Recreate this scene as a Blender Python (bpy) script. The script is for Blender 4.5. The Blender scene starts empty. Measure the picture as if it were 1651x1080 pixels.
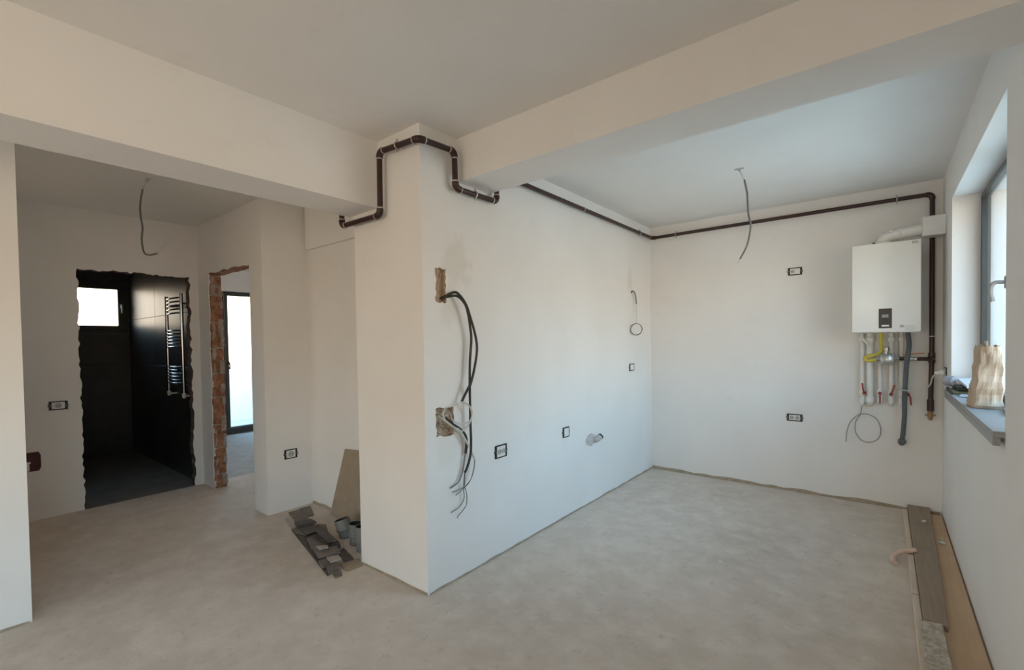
import bpy, bmesh, math, random
from mathutils import Vector, Matrix
random.seed(7)
scene = bpy.context.scene
C = scene.collection
V3 = Vector

# ---------------------------------------------------------------- camera
def make_camera():
    cx, cy, cz = 2.0031, -1.7053, 1.433
    yaw, pitch, roll, f, py = -0.6766, -0.0213, -0.0152, 745.07, 565.54
    fwd = V3((math.sin(yaw)*math.cos(pitch), math.cos(yaw)*math.cos(pitch), math.sin(pitch)))
    right = V3((math.cos(yaw), -math.sin(yaw), 0)); up = right.cross(fwd)
    r = math.cos(roll)*right + math.sin(roll)*up
    u = -math.sin(roll)*right + math.cos(roll)*up
    cam = bpy.data.cameras.new('camera'); o = bpy.data.objects.new('camera', cam); C.objects.link(o)
    m = Matrix((r, u, -fwd)).transposed().to_4x4(); m.translation = (cx, cy, cz)
    o.matrix_world = m
    cam.sensor_fit = 'HORIZONTAL'; cam.sensor_width = 36; cam.lens = f/1651*36
    cam.shift_y = (py-540)/1651; cam.clip_start = 0.02
    scene.camera = o
make_camera()

# ---------------------------------------------------------------- world: open sky over sunlit ground
w = bpy.data.worlds.new('sky'); scene.world = w; w.use_nodes = True
nt = w.node_tree; nt.nodes.clear()
SKY_STRENGTH = 3.2
tc = nt.nodes.new('ShaderNodeTexCoord'); sx = nt.nodes.new('ShaderNodeSeparateXYZ')
mr = nt.nodes.new('ShaderNodeMapRange'); mr.inputs[1].default_value = -1; mr.inputs[2].default_value = 1
cr = nt.nodes.new('ShaderNodeValToRGB'); bg = nt.nodes.new('ShaderNodeBackground'); wo = nt.nodes.new('ShaderNodeOutputWorld')
nt.links.new(tc.outputs['Generated'], sx.inputs[0]); nt.links.new(sx.outputs['Z'], mr.inputs[0])
nt.links.new(mr.outputs[0], cr.inputs[0]); nt.links.new(cr.outputs[0], bg.inputs[0]); nt.links.new(bg.outputs[0], wo.inputs[0])
el = cr.color_ramp.elements
el[0].position = 0.0; el[0].color = (0.62, 0.45, 0.32, 1)
el[1].position = 1.0; el[1].color = (0.58, 1.04, 1.62, 1)
for p, c in ((0.48, (0.92, 0.685, 0.50, 1)), (0.555, (1.12, 0.915, 0.74, 1)), (0.595, (0.94, 1.20, 1.40, 1)), (0.72, (0.72, 1.14, 1.58, 1))):
    e = el.new(p); e.color = c
bg.inputs[1].default_value = SKY_STRENGTH

# ---------------------------------------------------------------- exposure / colour management
vs = scene.view_settings
scene.display_settings.display_device = 'sRGB'
vs.view_transform = 'Standard'; vs.look = 'None'; vs.gamma = 1.0; vs.use_curve_mapping = False
vs.exposure = 1.05
scene.cycles.use_denoising = True
scene.cycles.max_bounces = 10; scene.cycles.diffuse_bounces = 8; scene.cycles.transparent_max_bounces = 12
scene.cycles.sample_clamp_indirect = 8
scene.cycles.caustics_reflective = False; scene.cycles.caustics_refractive = False

# sky portals that sit in the window openings (they emit nothing themselves)
def portal(name, center, nrm, su, sv):
    l = bpy.data.lights.new(name, 'AREA'); l.shape = 'RECTANGLE'; l.size = su; l.size_y = sv
    l.cycles.is_portal = True
    o = bpy.data.objects.new(name, l); C.objects.link(o); o.location = center
    o.rotation_euler = V3(nrm).to_track_quat('-Z', 'Y').to_euler()
# room dimensions
H = 2.65; D = 3.2465; R = 2.3695; PW = 0.655          # ceiling, kitchen depth, right wall, partition thickness
XL = -1.473; YE = -1.427                               # near left wall face and its free end
XH = -3.4986                                           # hall side wall
XO = -2.0132; E2 = 0.3913                              # niche
FAC = -6.2                                             # far facade
REAR = -4.6
WIN = (0.862, 2.652, 1.045, 2.365)                     # kitchen window y0,y1,z0,z1
RWIN = (-3.5, -1.75, 0.85, 2.3)                         # side window behind the camera
HWIN_ADDED = (-3.05, -2.4, 1.4, 2.25)                          # small unseen window added to brighten the hall: x0,x1,z0,z1
GLZ = (-0.9, 2.0, 0.05, 2.32)                          # rear glazed doors x0,x1,z0,z1
portal('portal_kitchen', (R+.29, (WIN[0]+WIN[1])/2, (WIN[2]+WIN[3])/2), (-1, 0, 0), 1.32, 1.79)
portal('portal_side', (R+.29, (RWIN[0]+RWIN[1])/2, (RWIN[2]+RWIN[3])/2), (-1, 0, 0), 1.45, 1.9)
portal('portal_rear', ((GLZ[0]+GLZ[1])/2, REAR-.25, 1.18), (0, 1, 0), 2.9, 2.28)
portal('portal_hall_added', ((HWIN_ADDED[0]+HWIN_ADDED[1])/2, -3.2, (HWIN_ADDED[2]+HWIN_ADDED[3])/2), (0, 1, 0), .65, .85)
portal('portal_bath', (FAC-.25, -.36, 1.97), (1, 0, 0), .7, .65)
portal('portal_balcony', (FAC-.25, 1.95, 1.2), (1, 0, 0), 2.3, 1.6)

# ---------------------------------------------------------------- materials
def lin(c):
    return tuple(((x/255)/12.92 if x/255 <= 0.04045 else ((x/255+0.055)/1.055)**2.4) for x in c)
def nodes(m):
    m.use_nodes = True
    n = m.node_tree; b = n.nodes['Principled BSDF']; return n, b
def N(n, t, **kw):
    x = n.nodes.new(t)
    for k, v in kw.items(): setattr(x, k, v)
    return x
def mix(n, fac, a, b):
    x = N(n, 'ShaderNodeMix', data_type='RGBA')
    if isinstance(fac, (int, float)): x.inputs[0].default_value = fac
    else: n.links.new(fac, x.inputs[0])
    for i, v in ((6, a), (7, b)):
        if isinstance(v, (tuple, list)): x.inputs[i].default_value = (*v[:3], 1)
        else: n.links.new(v, x.inputs[i])
    return x.outputs[2]
def noise(n, pos, scale, detail=4, rough=.55):
    x = N(n, 'ShaderNodeTexNoise'); x.inputs['Scale'].default_value = scale; x.inputs['Detail'].default_value = detail
    x.inputs['Roughness'].default_value = rough; n.links.new(pos, x.inputs['Vector']); return x.outputs['Fac']
def ramp(n, fac, p0, p1, c0=0., c1=1.):
    x = N(n, 'ShaderNodeMapRange'); n.links.new(fac, x.inputs[0])
    for i, v in zip((1, 2, 3, 4), (p0, p1, c0, c1)): x.inputs[i].default_value = v
    return x.outputs[0]
def mul(n, a, b):
    x = N(n, 'ShaderNodeMath', operation='MULTIPLY')
    for i, v in ((0, a), (1, b)):
        if isinstance(v, (int, float)): x.inputs[i].default_value = v
        else: n.links.new(v, x.inputs[i])
    return x.outputs[0]
def bump(n, b, h, strength, dist):
    x = N(n, 'ShaderNodeBump'); x.inputs['Strength'].default_value = strength; x.inputs['Distance'].default_value = dist
    n.links.new(h, x.inputs['Height']); n.links.new(x.outputs[0], b.inputs['Normal'])
def mat(name, c, rough=.6, metal=0., var=.0, scale=20., bmp=0., c2=None):
    m = bpy.data.materials.new(name); n, b = nodes(m)
    b.inputs['Roughness'].default_value = rough; b.inputs['Metallic'].default_value = metal
    pos = N(n, 'ShaderNodeNewGeometry').outputs['Position']
    nz = noise(n, pos, scale)
    d = c2 if c2 else tuple(x*(1-max(var, .03)) for x in c)
    n.links.new(mix(n, ramp(n, nz, .35, .65), d, c), b.inputs['Base Color'])
    if bmp: bump(n, b, nz, bmp, .003)
    return m
def plaster(name, stains=()):
    m = bpy.data.materials.new(name); n, b = nodes(m)
    pos = N(n, 'ShaderNodeNewGeometry').outputs['Position']
    b.inputs['Roughness'].default_value = .85
    big = noise(n, pos, 1.3, 3); mid = noise(n, pos, 9, 5, .6); fine = noise(n, pos, 60, 4)
    col = mix(n, ramp(n, big, .3, .7), (.77, .755, .735), (.82, .81, .795))
    col = mix(n, ramp(n, mid, .60, .74, 0, .25), col, (.70, .68, .65))
    for (p, r3, amount, sc) in stains:
        s = N(n, 'ShaderNodeVectorMath', operation='SUBTRACT'); n.links.new(pos, s.inputs[0]); s.inputs[1].default_value = p
        q = N(n, 'ShaderNodeVectorMath', operation='DIVIDE'); n.links.new(s.outputs[0], q.inputs[0]); q.inputs[1].default_value = r3
        l = N(n, 'ShaderNodeVectorMath', operation='LENGTH'); n.links.new(q.outputs[0], l.inputs[0])
        nn = N(n, 'ShaderNodeMath', operation='ADD'); n.links.new(l.outputs['Value'], nn.inputs[0])
        n.links.new(ramp(n, noise(n, pos, sc, 4, .6), .3, .7, -.40, .40), nn.inputs[1])
        col = mix(n, ramp(n, nn.outputs[0], .55, 1.1, amount, 0), col, (.60, .57, .51))
    n.links.new(col, b.inputs['Base Color'])
    bump(n, b, fine, .12, .002)
    return m
M_WALL = plaster('white_plaster')
M_PART = plaster('white_plaster_patched', [((0, .27, 1.90), (.3, .12, .16), .42, 9), ((0, .22, 1.63), (.3, .10, .12), .30, 11),
                                           ((0, 2.71, 2.02), (.3, .07, .15), .38, 10), ((0, .16, .80), (.3, .09, .12), .18, 12),
                                           ((0, 1.86, .55), (.3, .10, .06), .35, 20)])
def floor_mat():
    m = bpy.data.materials.new('cement_screed'); n, b = nodes(m)
    pos = N(n, 'ShaderNodeNewGeometry').outputs['Position']
    b.inputs['Roughness'].default_value = .9
    big = noise(n, pos, .9, 4, .6); mid = noise(n, pos, 6, 6, .65); fine = noise(n, pos, 70, 4)
    col = mix(n, ramp(n, big, .3, .7), (.52, .445, .375), (.635, .55, .472))
    col = mix(n, ramp(n, mid, .42, .68, 0, .8), col, (.69, .61, .535))
    col = mix(n, ramp(n, noise(n, pos, 14, 6, .75), .56, .70, 0, .6), col, (.41, .35, .295))
    v = N(n, 'ShaderNodeTexVoronoi'); v.inputs['Scale'].default_value = 7; n.links.new(pos, v.inputs['Vector'])
    sp = mul(n, ramp(n, v.outputs['Distance'], .05, .09, 1, 0), ramp(n, noise(n, pos, 3, 2), .55, .6))
    col = mix(n, mul(n, sp, .6), col, (.80, .78, .74))
    n.links.new(col, b.inputs['Base Color'])
    bump(n, b, fine, .25, .003)
    return m
M_FLOOR = floor_mat()
def glass_mat(name, tint=(1, 1, 1)):
    m = bpy.data.materials.new(name); n, b = nodes(m); n.nodes.remove(b)
    out = n.nodes['Material Output']
    t = N(n, 'ShaderNodeBsdfTransparent'); t.inputs[0].default_value = (*tint, 1)
    g = N(n, 'ShaderNodeBsdfGlossy'); g.inputs['Roughness'].default_value = .02
    fr = N(n, 'ShaderNodeFresnel'); fr.inputs[0].default_value = 1.35
    mx = N(n, 'ShaderNodeMixShader'); n.links.new(mul(n, fr.outputs[0], .6), mx.inputs[0])
    n.links.new(t.outputs[0], mx.inputs[1]); n.links.new(g.outputs[0], mx.inputs[2]); n.links.new(mx.outputs[0], out.inputs[0])
    return m
M_GLASS = glass_mat('window_glass', (.93, .96, .95))
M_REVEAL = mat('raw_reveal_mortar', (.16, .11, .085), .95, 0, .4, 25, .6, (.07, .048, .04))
M_BRICK = mat('raw_clay_block', (.40, .19, .11), .95, 0, .4, 22, .7, (.19, .085, .05))
M_MORTAR = mat('grey_mortar', (.42, .36, .31), .95, 0, .3, 40, .5, (.28, .22, .18))
M_CHASE = mat('chiselled_plaster', (.62, .50, .385), .95, 0, .4, 55, .8, (.36, .27, .20))
M_RUBBLE = mat('crumbled_render', (.66, .58, .47), .95, 0, .4, 70, .8, (.40, .33, .26))
M_FOAM = mat('tan_edge_strip', (.42, .34, .25), .9, 0, .25, 18, .3, (.30, .25, .19))
M_PIPE = mat('brown_pipe_paint', (.040, .014, .011), .38, 0, .3, 14, 0)
M_RING = mat('white_weld_paint', (.62, .60, .57), .5, 0, .2, 40)
M_STEEL = mat('zinc_steel', (.55, .55, .54), .35, .9, .2, 30)
M_BRASS = mat('raw_brass', (.45, .28, .14), .45, .7, .3, 40)
M_BLACK = mat('black_plastic', (.018, .019, .018), .45, 0, .2, 30)
M_WHITE = mat('white_plastic', (.78, .78, .76), .35, 0, .04, 20)
M_GREYPL = mat('grey_plastic', (.45, .46, .46), .4, 0, .1, 20)
M_BOILER = mat('boiler_enamel', (.80, .79, .75), .28, 0, .03, 4)
M_PANEL = mat('dark_control_panel', (.028, .027, .028), .3, 0, .2, 30)
M_LCD = mat('grey_display_glass', (.30, .30, .30), .2, 0, .15, 60)
M_PRINT = mat('grey_print', (.42, .42, .41), .5, 0, .2, 80)
M_YELLOW = mat('yellow_gas_hose', (.62, .53, .07), .45, 0, .15, 50)
M_RED = mat('red_lever_coating', (.28, .025, .025), .4, 0, .2, 30)
M_ORANGE = mat('orange_lever_coating', (.60, .20, .08), .45, 0, .2, 30)
M_HOSE = mat('grey_corrugated_hose', (.11, .125, .14), .5, 0, .2, 30)
M_CBLACK = mat('black_cable_sheath', (.030, .030, .027), .5, 0, .3, 60)
M_CGREY = mat('grey_cable_sheath', (.17, .175, .175), .5, 0, .2, 60)
M_CWHITE = mat('white_cable_sheath', (.60, .585, .54), .5, 0, .15, 60)
M_REDBOX = mat('dark_red_junction_box', (.085, .022, .020), .55, 0, .3, 30)
M_FRAME = mat('anthracite_frame', (.040, .048, .048), .35, 0, .15, 15)
M_SILL = mat('grey_stone_sill', (.30, .31, .32), .30, 0, .12, 60)
M_ALU = mat('satin_aluminium', (.36, .36, .36), .45, .4, .06, 40)
M_CHROME = mat('chrome', (.62, .63, .64), .14, 1.0, .05, 30)
M_PAPER = mat('brown_kraft_paper', (.55, .42, .31), .85, 0, .2, 9, .4, (.42, .31, .22))
def wood(name, c, d, amount=1., splash=0.):
    m = bpy.data.materials.new(name); n, b = nodes(m); b.inputs['Roughness'].default_value = .8
    pos = N(n, 'ShaderNodeNewGeometry').outputs['Position']
    mp = N(n, 'ShaderNodeMapping'); n.links.new(pos, mp.inputs[0]); mp.inputs['Scale'].default_value = (45, 2.2, 45)
    g = noise(n, mp.outputs[0], 1.0, 5, .6); st = noise(n, pos, 5, 4, .6)
    col = mix(n, ramp(n, g, .35, .65, 0, amount), c, d); col = mix(n, ramp(n, st, .45, .7, 0, .5), col, d)
    if splash: col = mix(n, ramp(n, noise(n, pos, 26, 5, .7), .45, .6, 0, splash), col, (.60, .56, .50))
    n.links.new(col, b.inputs['Base Color']); bump(n, b, g, .3, .002); return m
M_WOODT = wood('weathered_plank', (.34, .265, .20), (.25, .19, .14), .7)
M_WOODO = wood('raw_pine_board', (.60, .43, .28), (.50, .34, .215), .6)
M_WOODL = wood('pale_lath', (.66, .56, .45), (.56, .46, .36), .6)
M_WOODC = wood('cement_splashed_plank', (.42, .36, .29), (.30, .25, .20), .7, .8)
M_TILEB = mat('dark_brown_wall_tile', (.060, .052, .048), .36, 0, .25, 3.5, .35, (.038, .033, .031))
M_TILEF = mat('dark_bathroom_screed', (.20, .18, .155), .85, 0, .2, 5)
M_GROUT = mat('dark_grout', (.030, .026, .024), .9, 0, .2, 30)
M_SCRAPD = mat('dark_scrap_tile', (.105, .085, .075), .6, 0, .4, 14, .2, (.06, .05, .045))
M_SCRAPM = mat('grey_brown_scrap_tile', (.20, .165, .14), .6, 0, .3, 18, .2, (.13, .105, .09))
M_SCRAPL = mat('pale_scrap_edge', (.42, .37, .33), .6, 0, .2, 20, .2, (.33, .28, .25))
M_BOARD = mat('beige_fibre_board', (.36, .285, .21), .85, 0, .12, 15, .1)
M_PVC = mat('grey_drain_pvc', (.20, .195, .185), .42, 0, .12, 12)
M_PVCIN = mat('dark_pipe_inside', (.030, .024, .020), .8, 0, .2, 20)
M_LUMP = mat('white_plaster_lump', (.72, .69, .64), .9, 0, .15, 40, .4)
M_PINK = mat('pink_plastic_tube', (.70, .52, .43), .45, 0, .1, 20)
M_TUBE = mat('grey_violet_roll', (.36, .36, .40), .5, 0, .15, 20)
M_FOIL = mat('silver_foil_bag', (.70, .74, .80), .25, .3, .1, 25)
M_GREEN = mat('olive_packet', (.24, .27, .14), .6, 0, .3, 30)
M_PARAPET = mat('white_parapet', (.80, .80, .79), .85, 0, .05, 5)
M_TERR = mat('added_terracotta_paving', (.46, .27, .18), .8, 0, .15, 6)
M_BOUNCE = mat('cream_bounce_slab', (.74, .64, .53), .85, 0, .05, 5)
M_BALC = mat('balcony_screed', (.40, .39, .37), .9, 0, .15, 8)

# ---------------------------------------------------------------- mesh helpers
WL = {}                                                 # world location of each object made here
def tag(o, label=None, cat=None, group=None, kind=None):
    if label: o['label'] = label
    if cat: o['category'] = cat
    if group: o['group'] = group
    if kind: o['kind'] = kind
    return o
def thing(name, loc, label, cat, group=None):
    o = bpy.data.objects.new(name, None); C.objects.link(o); o.location = loc; o.empty_display_size = .05
    WL[o.name] = V3(loc); return tag(o, label, cat, group)
def obj(name, bm, m, parent=None, smooth=False, label=None, cat=None, group=None, kind=None):
    bmesh.ops.recalc_face_normals(bm, faces=bm.faces[:])
    lo = V3([min(v.co[i] for v in bm.verts) for i in range(3)]); hi = V3([max(v.co[i] for v in bm.verts) for i in range(3)])
    c = (lo+hi)/2
    for v in bm.verts: v.co -= c
    me = bpy.data.meshes.new(name); bm.to_mesh(me); bm.free()
    for x in (m if isinstance(m, (list, tuple)) else [m]): me.materials.append(x)
    if smooth:
        me.polygons.foreach_set('use_smooth', [True]*len(me.polygons))
        me.set_sharp_from_angle(angle=math.radians(40))
    o = bpy.data.objects.new(name, me); C.objects.link(o)
    if parent: o.parent = parent; o.location = c - WL[parent.name]
    else: o.location = c
    WL[o.name] = c
    return tag(o, label, cat, group, kind)
def struct(name, bm, m, label=None):
    return obj(name, bm, m, kind='structure', label=label)
def NB(): return bmesh.new()
def box(bm, lo, hi, bev=0, seg=2):
    vs_ = [bm.verts.new((x, y, z)) for x in (lo[0], hi[0]) for y in (lo[1], hi[1]) for z in (lo[2], hi[2])]
    fs = [bm.faces.new([vs_[i] for i in q]) for q in ((0,1,3,2),(4,6,7,5),(0,4,5,1),(2,3,7,6),(0,2,6,4),(1,5,7,3))]
    if bev:
        es = list({e for f in fs for e in f.edges})
        bmesh.ops.bevel(bm, geom=es, offset=bev, segments=seg, profile=.5, affect='EDGES')
    return bm
def prism(bm, pts, dz, bev=0):
    """pts: planar polygon (world points), extruded by the vector dz"""
    d = V3(dz); a = [bm.verts.new(V3(p)) for p in pts]; b = [bm.verts.new(V3(p)+d) for p in pts]
    n = len(pts); fs = [bm.faces.new(a), bm.faces.new(b[::-1])]
    for i in range(n): fs.append(bm.faces.new((a[i], a[(i+1) % n], b[(i+1) % n], b[i])))
    if bev:
        bmesh.ops.bevel(bm, geom=list({e for f in fs for e in f.edges}), offset=bev, segments=1, affect='EDGES')
    return bm
def frame_of(d):
    d = V3(d).normalized(); h = V3((0, 0, 1)) if abs(d.z) < .9 else V3((1, 0, 0))
    a = d.cross(h).normalized(); return a, d.cross(a).normalized()
def cyl(bm, p0, p1, r, n=16, r1=None, cap=True):
    p0, p1 = V3(p0), V3(p1); a, b = frame_of(p1-p0); r1 = r if r1 is None else r1
    A = []; B = []
    for i in range(n):
        t = 2*math.pi*i/n; q = a*math.cos(t)+b*math.sin(t)
        A.append(bm.verts.new(p0+q*r)); B.append(bm.verts.new(p1+q*r1))
    for i in range(n): bm.faces.new((A[i], A[(i+1) % n], B[(i+1) % n], B[i]))
    if cap: bm.faces.new(A[::-1]); bm.faces.new(B)
    return bm
def lathe(bm, prof, o, axis, n=20):
    """prof: (radius, height) pairs along the axis from point o"""
    o = V3(o); ax = V3(axis).normalized(); a, b = frame_of(ax); rings = []
    for r, h in prof:
        if r < 1e-6: rings.append([bm.verts.new(o+ax*h)])
        else: rings.append([bm.verts.new(o+ax*h+(a*math.cos(2*math.pi*i/n)+b*math.sin(2*math.pi*i/n))*r) for i in range(n)])
    for A, B in zip(rings, rings[1:]):
        for i in range(n):
            j = (i+1) % n
            if len(A) == 1 and len(B) == 1: break
            if len(A) == 1: bm.faces.new((A[0], B[j], B[i]))
            elif len(B) == 1: bm.faces.new((A[i], A[j], B[0]))
            else: bm.faces.new((A[i], A[j], B[j], B[i]))
    return bm
def spline(pts, k=6):
    P = [V3(p) for p in pts]; out = []
    for i in range(len(P)-1):
        p0, p1, p2, p3 = P[max(i-1, 0)], P[i], P[i+1], P[min(i+2, len(P)-1)]
        for j in range(k):
            t = j/k; t2 = t*t; t3 = t2*t
            out.append(.5*((2*p1)+(p2-p0)*t+(2*p0-5*p1+4*p2-p3)*t2+(3*p1-p0-3*p2+p3)*t3))
    out.append(P[-1]); return out
def tube(bm, pts, r, n=8, ribs=0):
    P = [V3(p) for p in pts]; prev = None; rings = []
    for i, p in enumerate(P):
        d = (P[min(i+1, len(P)-1)]-P[max(i-1, 0)]).normalized()
        if prev is None: a, b = frame_of(d)
        else:
            a = (prev - d*prev.dot(d))
            a = a.normalized() if a.length > 1e-6 else frame_of(d)[0]
            b = d.cross(a)
        prev = a; rr = r*(1+ribs*(1 if i % 2 else -1))
        rings.append([bm.verts.new(p+(a*math.cos(2*math.pi*j/n)+b*math.sin(2*math.pi*j/n))*rr) for j in range(n)])
    for A, B in zip(rings, rings[1:]):
        for j in range(n): bm.faces.new((A[j], A[(j+1) % n], B[(j+1) % n], B[j]))
    bm.faces.new(rings[0][::-1]); bm.faces.new(rings[-1]); return bm
def cable(name, pts, r, m, label=None, cat=None, group=None, parent=None, k=6, n=8):
    return obj(name, tube(NB(), spline(pts, k), r, n), m, parent, True, label, cat, group)
def wall_plane(name, org, U, Vv, Nn, outer, holes, t, mats, label=None, reveal_range=None):
    """slab with its face in the plane org+u*U+v*V; N points into the room.
    holes: (polygon, depth or None for right through). Reveal faces take material slot 1."""
    org, U, Vv, Nn = V3(org), V3(U), V3(Vv), V3(Nn); bm = NB()
    def loop(poly, n): return [bm.verts.new(org+U*u+Vv*v+Nn*n) for u, v in poly]
    def edges(L): return [bm.edges.new((L[i], L[(i+1) % len(L)])) for i in range(len(L))]
    fo = loop(outer, 0); bo = loop(outer, -t)
    fh = [loop(p, 0) for p, d in holes]; bh = [loop(p, -(d or t)) for p, d in holes]
    fe = edges(fo)+[e for L in fh for e in edges(L)]
    bmesh.ops.triangle_fill(bm, use_beauty=True, edges=fe)
    be = edges(bo)+[e for L, (p, d) in zip(bh, holes) if not d for e in edges(L)]
    bmesh.ops.triangle_fill(bm, use_beauty=True, edges=be)
    def side(A, B, mi, rng=None):
        for i in range(len(A)):
            j = (i+1) % len(A); f = bm.faces.new((A[i], A[j], B[j], B[i]))
            f.material_index = mi if rng is None or rng[0] <= i < rng[1] else 0
    side(fo, bo, 1 if reveal_range else 0, reveal_range)
    for A, B, (p, d) in zip(fh, bh, holes):
        if d:
            side(A, B, 2)
            c = bm.verts.new(sum((v.co for v in B), V3())/len(B) - Nn*.015)
            for i in range(len(B)):
                f = bm.faces.new((B[i], B[(i+1) % len(B)], c)); f.material_index = 2
        else: side(A, B, 1)
    return struct(name, bm, mats, label)
def jag(p, q, n, amp, normal):
    """ragged line from p to q in 2D (q left out)"""
    out = []
    for i in range(n):
        t = i/n; a = 0 if i == 0 else random.uniform(-amp, amp)
        out.append((p[0]+(q[0]-p[0])*t+normal[0]*a, p[1]+(q[1]-p[1])*t+normal[1]*a))
    return out
def rect(a, b, c, d): return [(a, c), (b, c), (b, d), (a, d)]

# ================================================================ SETTING
struct('floor', box(NB(), (XH, REAR, -.2), (R, D, 0)), M_FLOOR, 'bare grey cement screed floor of the open room')
struct('floor_bedroom', box(NB(), (FAC, .0, -.2), (XH, 4.2, 0)), M_BALC, 'bare screed floor of the room past the brick doorway')
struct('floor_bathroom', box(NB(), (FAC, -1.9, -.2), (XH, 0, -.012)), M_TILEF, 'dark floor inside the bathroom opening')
struct('floor_balcony', box(NB(), (-7.8, .4, -.25), (FAC-.3, 4.2, -.02)), M_BALC, 'grey balcony floor behind the glazed door')
struct('ceiling', box(NB(), (FAC-.3, REAR-.3, H), (R+.3, 4.4, H+.2)), M_WALL, 'flat matt white plaster ceiling')

def ragged_rect(y0, y1, z0, z1, amp, n=5):
    return (jag((y0, z0), (y1, z0), n, amp, (0, 1))+jag((y1, z0), (y1, z1), n+3, amp, (1, 0)) +
            jag((y1, z1), (y0, z1), n, amp, (0, 1))+jag((y0, z1), (y0, z0), n+3, amp, (1, 0)))
HOLE1 = ragged_rect(.097, .180, 1.665, 1.862, .008)
HOLE2 = ragged_rect(.082, .222, .884, 1.052, .010)
# partition between niche and kitchen: its end is the column, its side carries the cables
wall_part = wall_plane('wall_partition', (0, 0, 0), (0, 1, 0), (0, 0, 1), (1, 0, 0), rect(0, D, 0, H),
           [(HOLE1, .032), (HOLE2, .032)], PW, [M_PART, M_PART, M_CHASE], 'white partition wall with chiselled cable holes and a column-like free end')
struct('wall_back', box(NB(), (-PW, D, 0), (R+.3, D+.2, H)), M_WALL, 'white back wall carrying the boiler')
wall_plane('wall_right', (R, 0, 0), (0, 1, 0), (0, 0, 1), (-1, 0, 0), rect(REAR, D, 0, H),
           [(rect(*WIN), None), (rect(*RWIN), None)], .3, [M_WALL, M_WALL], 'white right wall with the recessed window')
wall_plane('wall_rear', (0, REAR, 0), (1, 0, 0), (0, 0, 1), (0, 1, 0), rect(XL-.2, R+.3, 0, H),
           [(rect(*GLZ), None)], .3, [M_WALL, M_WALL])
struct('wall_left', box(NB(), (XL-.15, REAR, 0), (XL, YE, H)), M_WALL, 'white wall end at the left edge of the view')
wall_plane('wall_hall_end', (0, -3.0, 0), (1, 0, 0), (0, 0, 1), (0, 1, 0), rect(XH-.1, XL-.15, 0, H), [(rect(*HWIN_ADDED), None)], .25, [M_WALL, M_WALL])
# hall side wall with the ragged bathroom opening
oy0, oy1, oz = -.918, -.077, 2.124
a1 = jag((oy0, 0), (oy0, oz), 58, .010, (1, 0)); a2 = jag((oy0, oz), (oy1, oz+.006), 34, .011, (0, 1)); a3 = jag((oy1, oz+.006), (oy1, 0), 58, .011, (1, 0))
outer = [(-3.05, 0)]+a1+a2+a3+[(oy1, 0), (0, 0), (0, H), (-3.05, H)]
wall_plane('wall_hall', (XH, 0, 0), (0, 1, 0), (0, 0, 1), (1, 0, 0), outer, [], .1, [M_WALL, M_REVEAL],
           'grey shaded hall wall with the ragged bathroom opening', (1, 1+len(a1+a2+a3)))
# end wall with the raw brick doorway (also parts bathroom from bedroom)
DX0, DX1, DZ = -3.262, -2.262, 2.20
b1 = jag((DX0+.045, 0), (DX0+.045, DZ-.05), 24, .012, (1, 0)); b2 = jag((DX0+.045, DZ-.05), (DX1, DZ-.068), 14, .010, (0, 1)); b3 = jag((DX1, DZ-.068), (DX1, 0), 22, .004, (1, 0))
outer = [(FAC, 0)]+[(DX0, 0), (DX0, DZ), (DX1, DZ)]+[(DX1, 0), (XO-.11, 0), (XO-.11, H), (FAC, H)]
wall_end = wall_plane('wall_end', (0, .014, 0), (1, 0, 0), (0, 0, 1), (0, -1, 0), outer, [], .106, [M_WALL, M_MORTAR],
           'white end wall with a raw brick doorway', (1, 4))
# plaster coat of that wall, broken off around the doorway
coat = [(XH, 0), (DX0+.045, 0)]+b1[1:]+b2+b3+[(DX1, 0), (XO-.11, 0), (XO-.11, H), (XH, H)]
bmc = NB()
front = [bmc.verts.new((u, 0, v)) for u, v in coat]; back = [bmc.verts.new((u, .014, v)) for u, v in coat]
for L in (front, back):
    bmesh.ops.triangle_fill(bmc, use_beauty=True, edges=[bmc.edges.new((L[i], L[(i+1) % len(L)])) for i in range(len(L))])
for i in range(len(coat)):
    j = (i+1) % len(coat); bmc.faces.new((front[i], front[j], back[j], back[i]))
obj('plaster_coat', bmc, M_WALL, wall_end)
# clay blocks lining the doorway
def rough_block(lo, hi, amp=.004, ribs=True):
    bm = box(NB(), lo, hi); bmesh.ops.subdivide_edges(bm, edges=bm.edges[:], cuts=3, use_grid_fill=True)
    for v in bm.verts:
        g = -.005 if ribs and abs((v.co.y-lo[1])/(hi[1]-lo[1])-.25) < .05 else 0
        v.co += V3([random.uniform(-amp, amp)+g, random.uniform(-amp, amp), random.uniform(-amp, amp)])
    return bm
zc = [0, .139, .402, .639, .914, 1.151, 1.407, 1.663, 1.931, 2.125]
for z0, z1 in zip(zc, zc[1:]):
    x1 = -3.2+random.uniform(-.008, .004)
    obj('brick', rough_block((DX0+.003, .008, z0+.007), (x1, .112, z1-.007)), M_BRICK, wall_end)
obj('mortar_bed', box(NB(), (DX0+.001, .016, 0), (-3.209, .110, 2.13)), M_MORTAR, wall_end)
for k in range(11):
    zz = .05+k*.19+random.uniform(-.05, .05); hh = random.uniform(.04, .16)
    obj('mortar_smear', rough_block((-3.206, .092-random.uniform(0, .02), zz), (-3.192, .116, zz+hh), .004, False), M_MORTAR, wall_end)
for i in range(4):
    x0 = DX0+.003+i*.2495
    obj('brick', rough_block((x0, .010, 2.130+random.uniform(0, .006)), (x0+.243, .112, 2.196)), M_BRICK, wall_end)
for zz, s in ((.33, .05), (.02, .03), (.56, .025), (1.02, .03)):
    bm = rough_block((-3.222, -.004, zz), (-3.19, .012, zz+s*1.8), .006); obj('plaster_remnant', bm, M_LUMP, wall_end)
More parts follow.
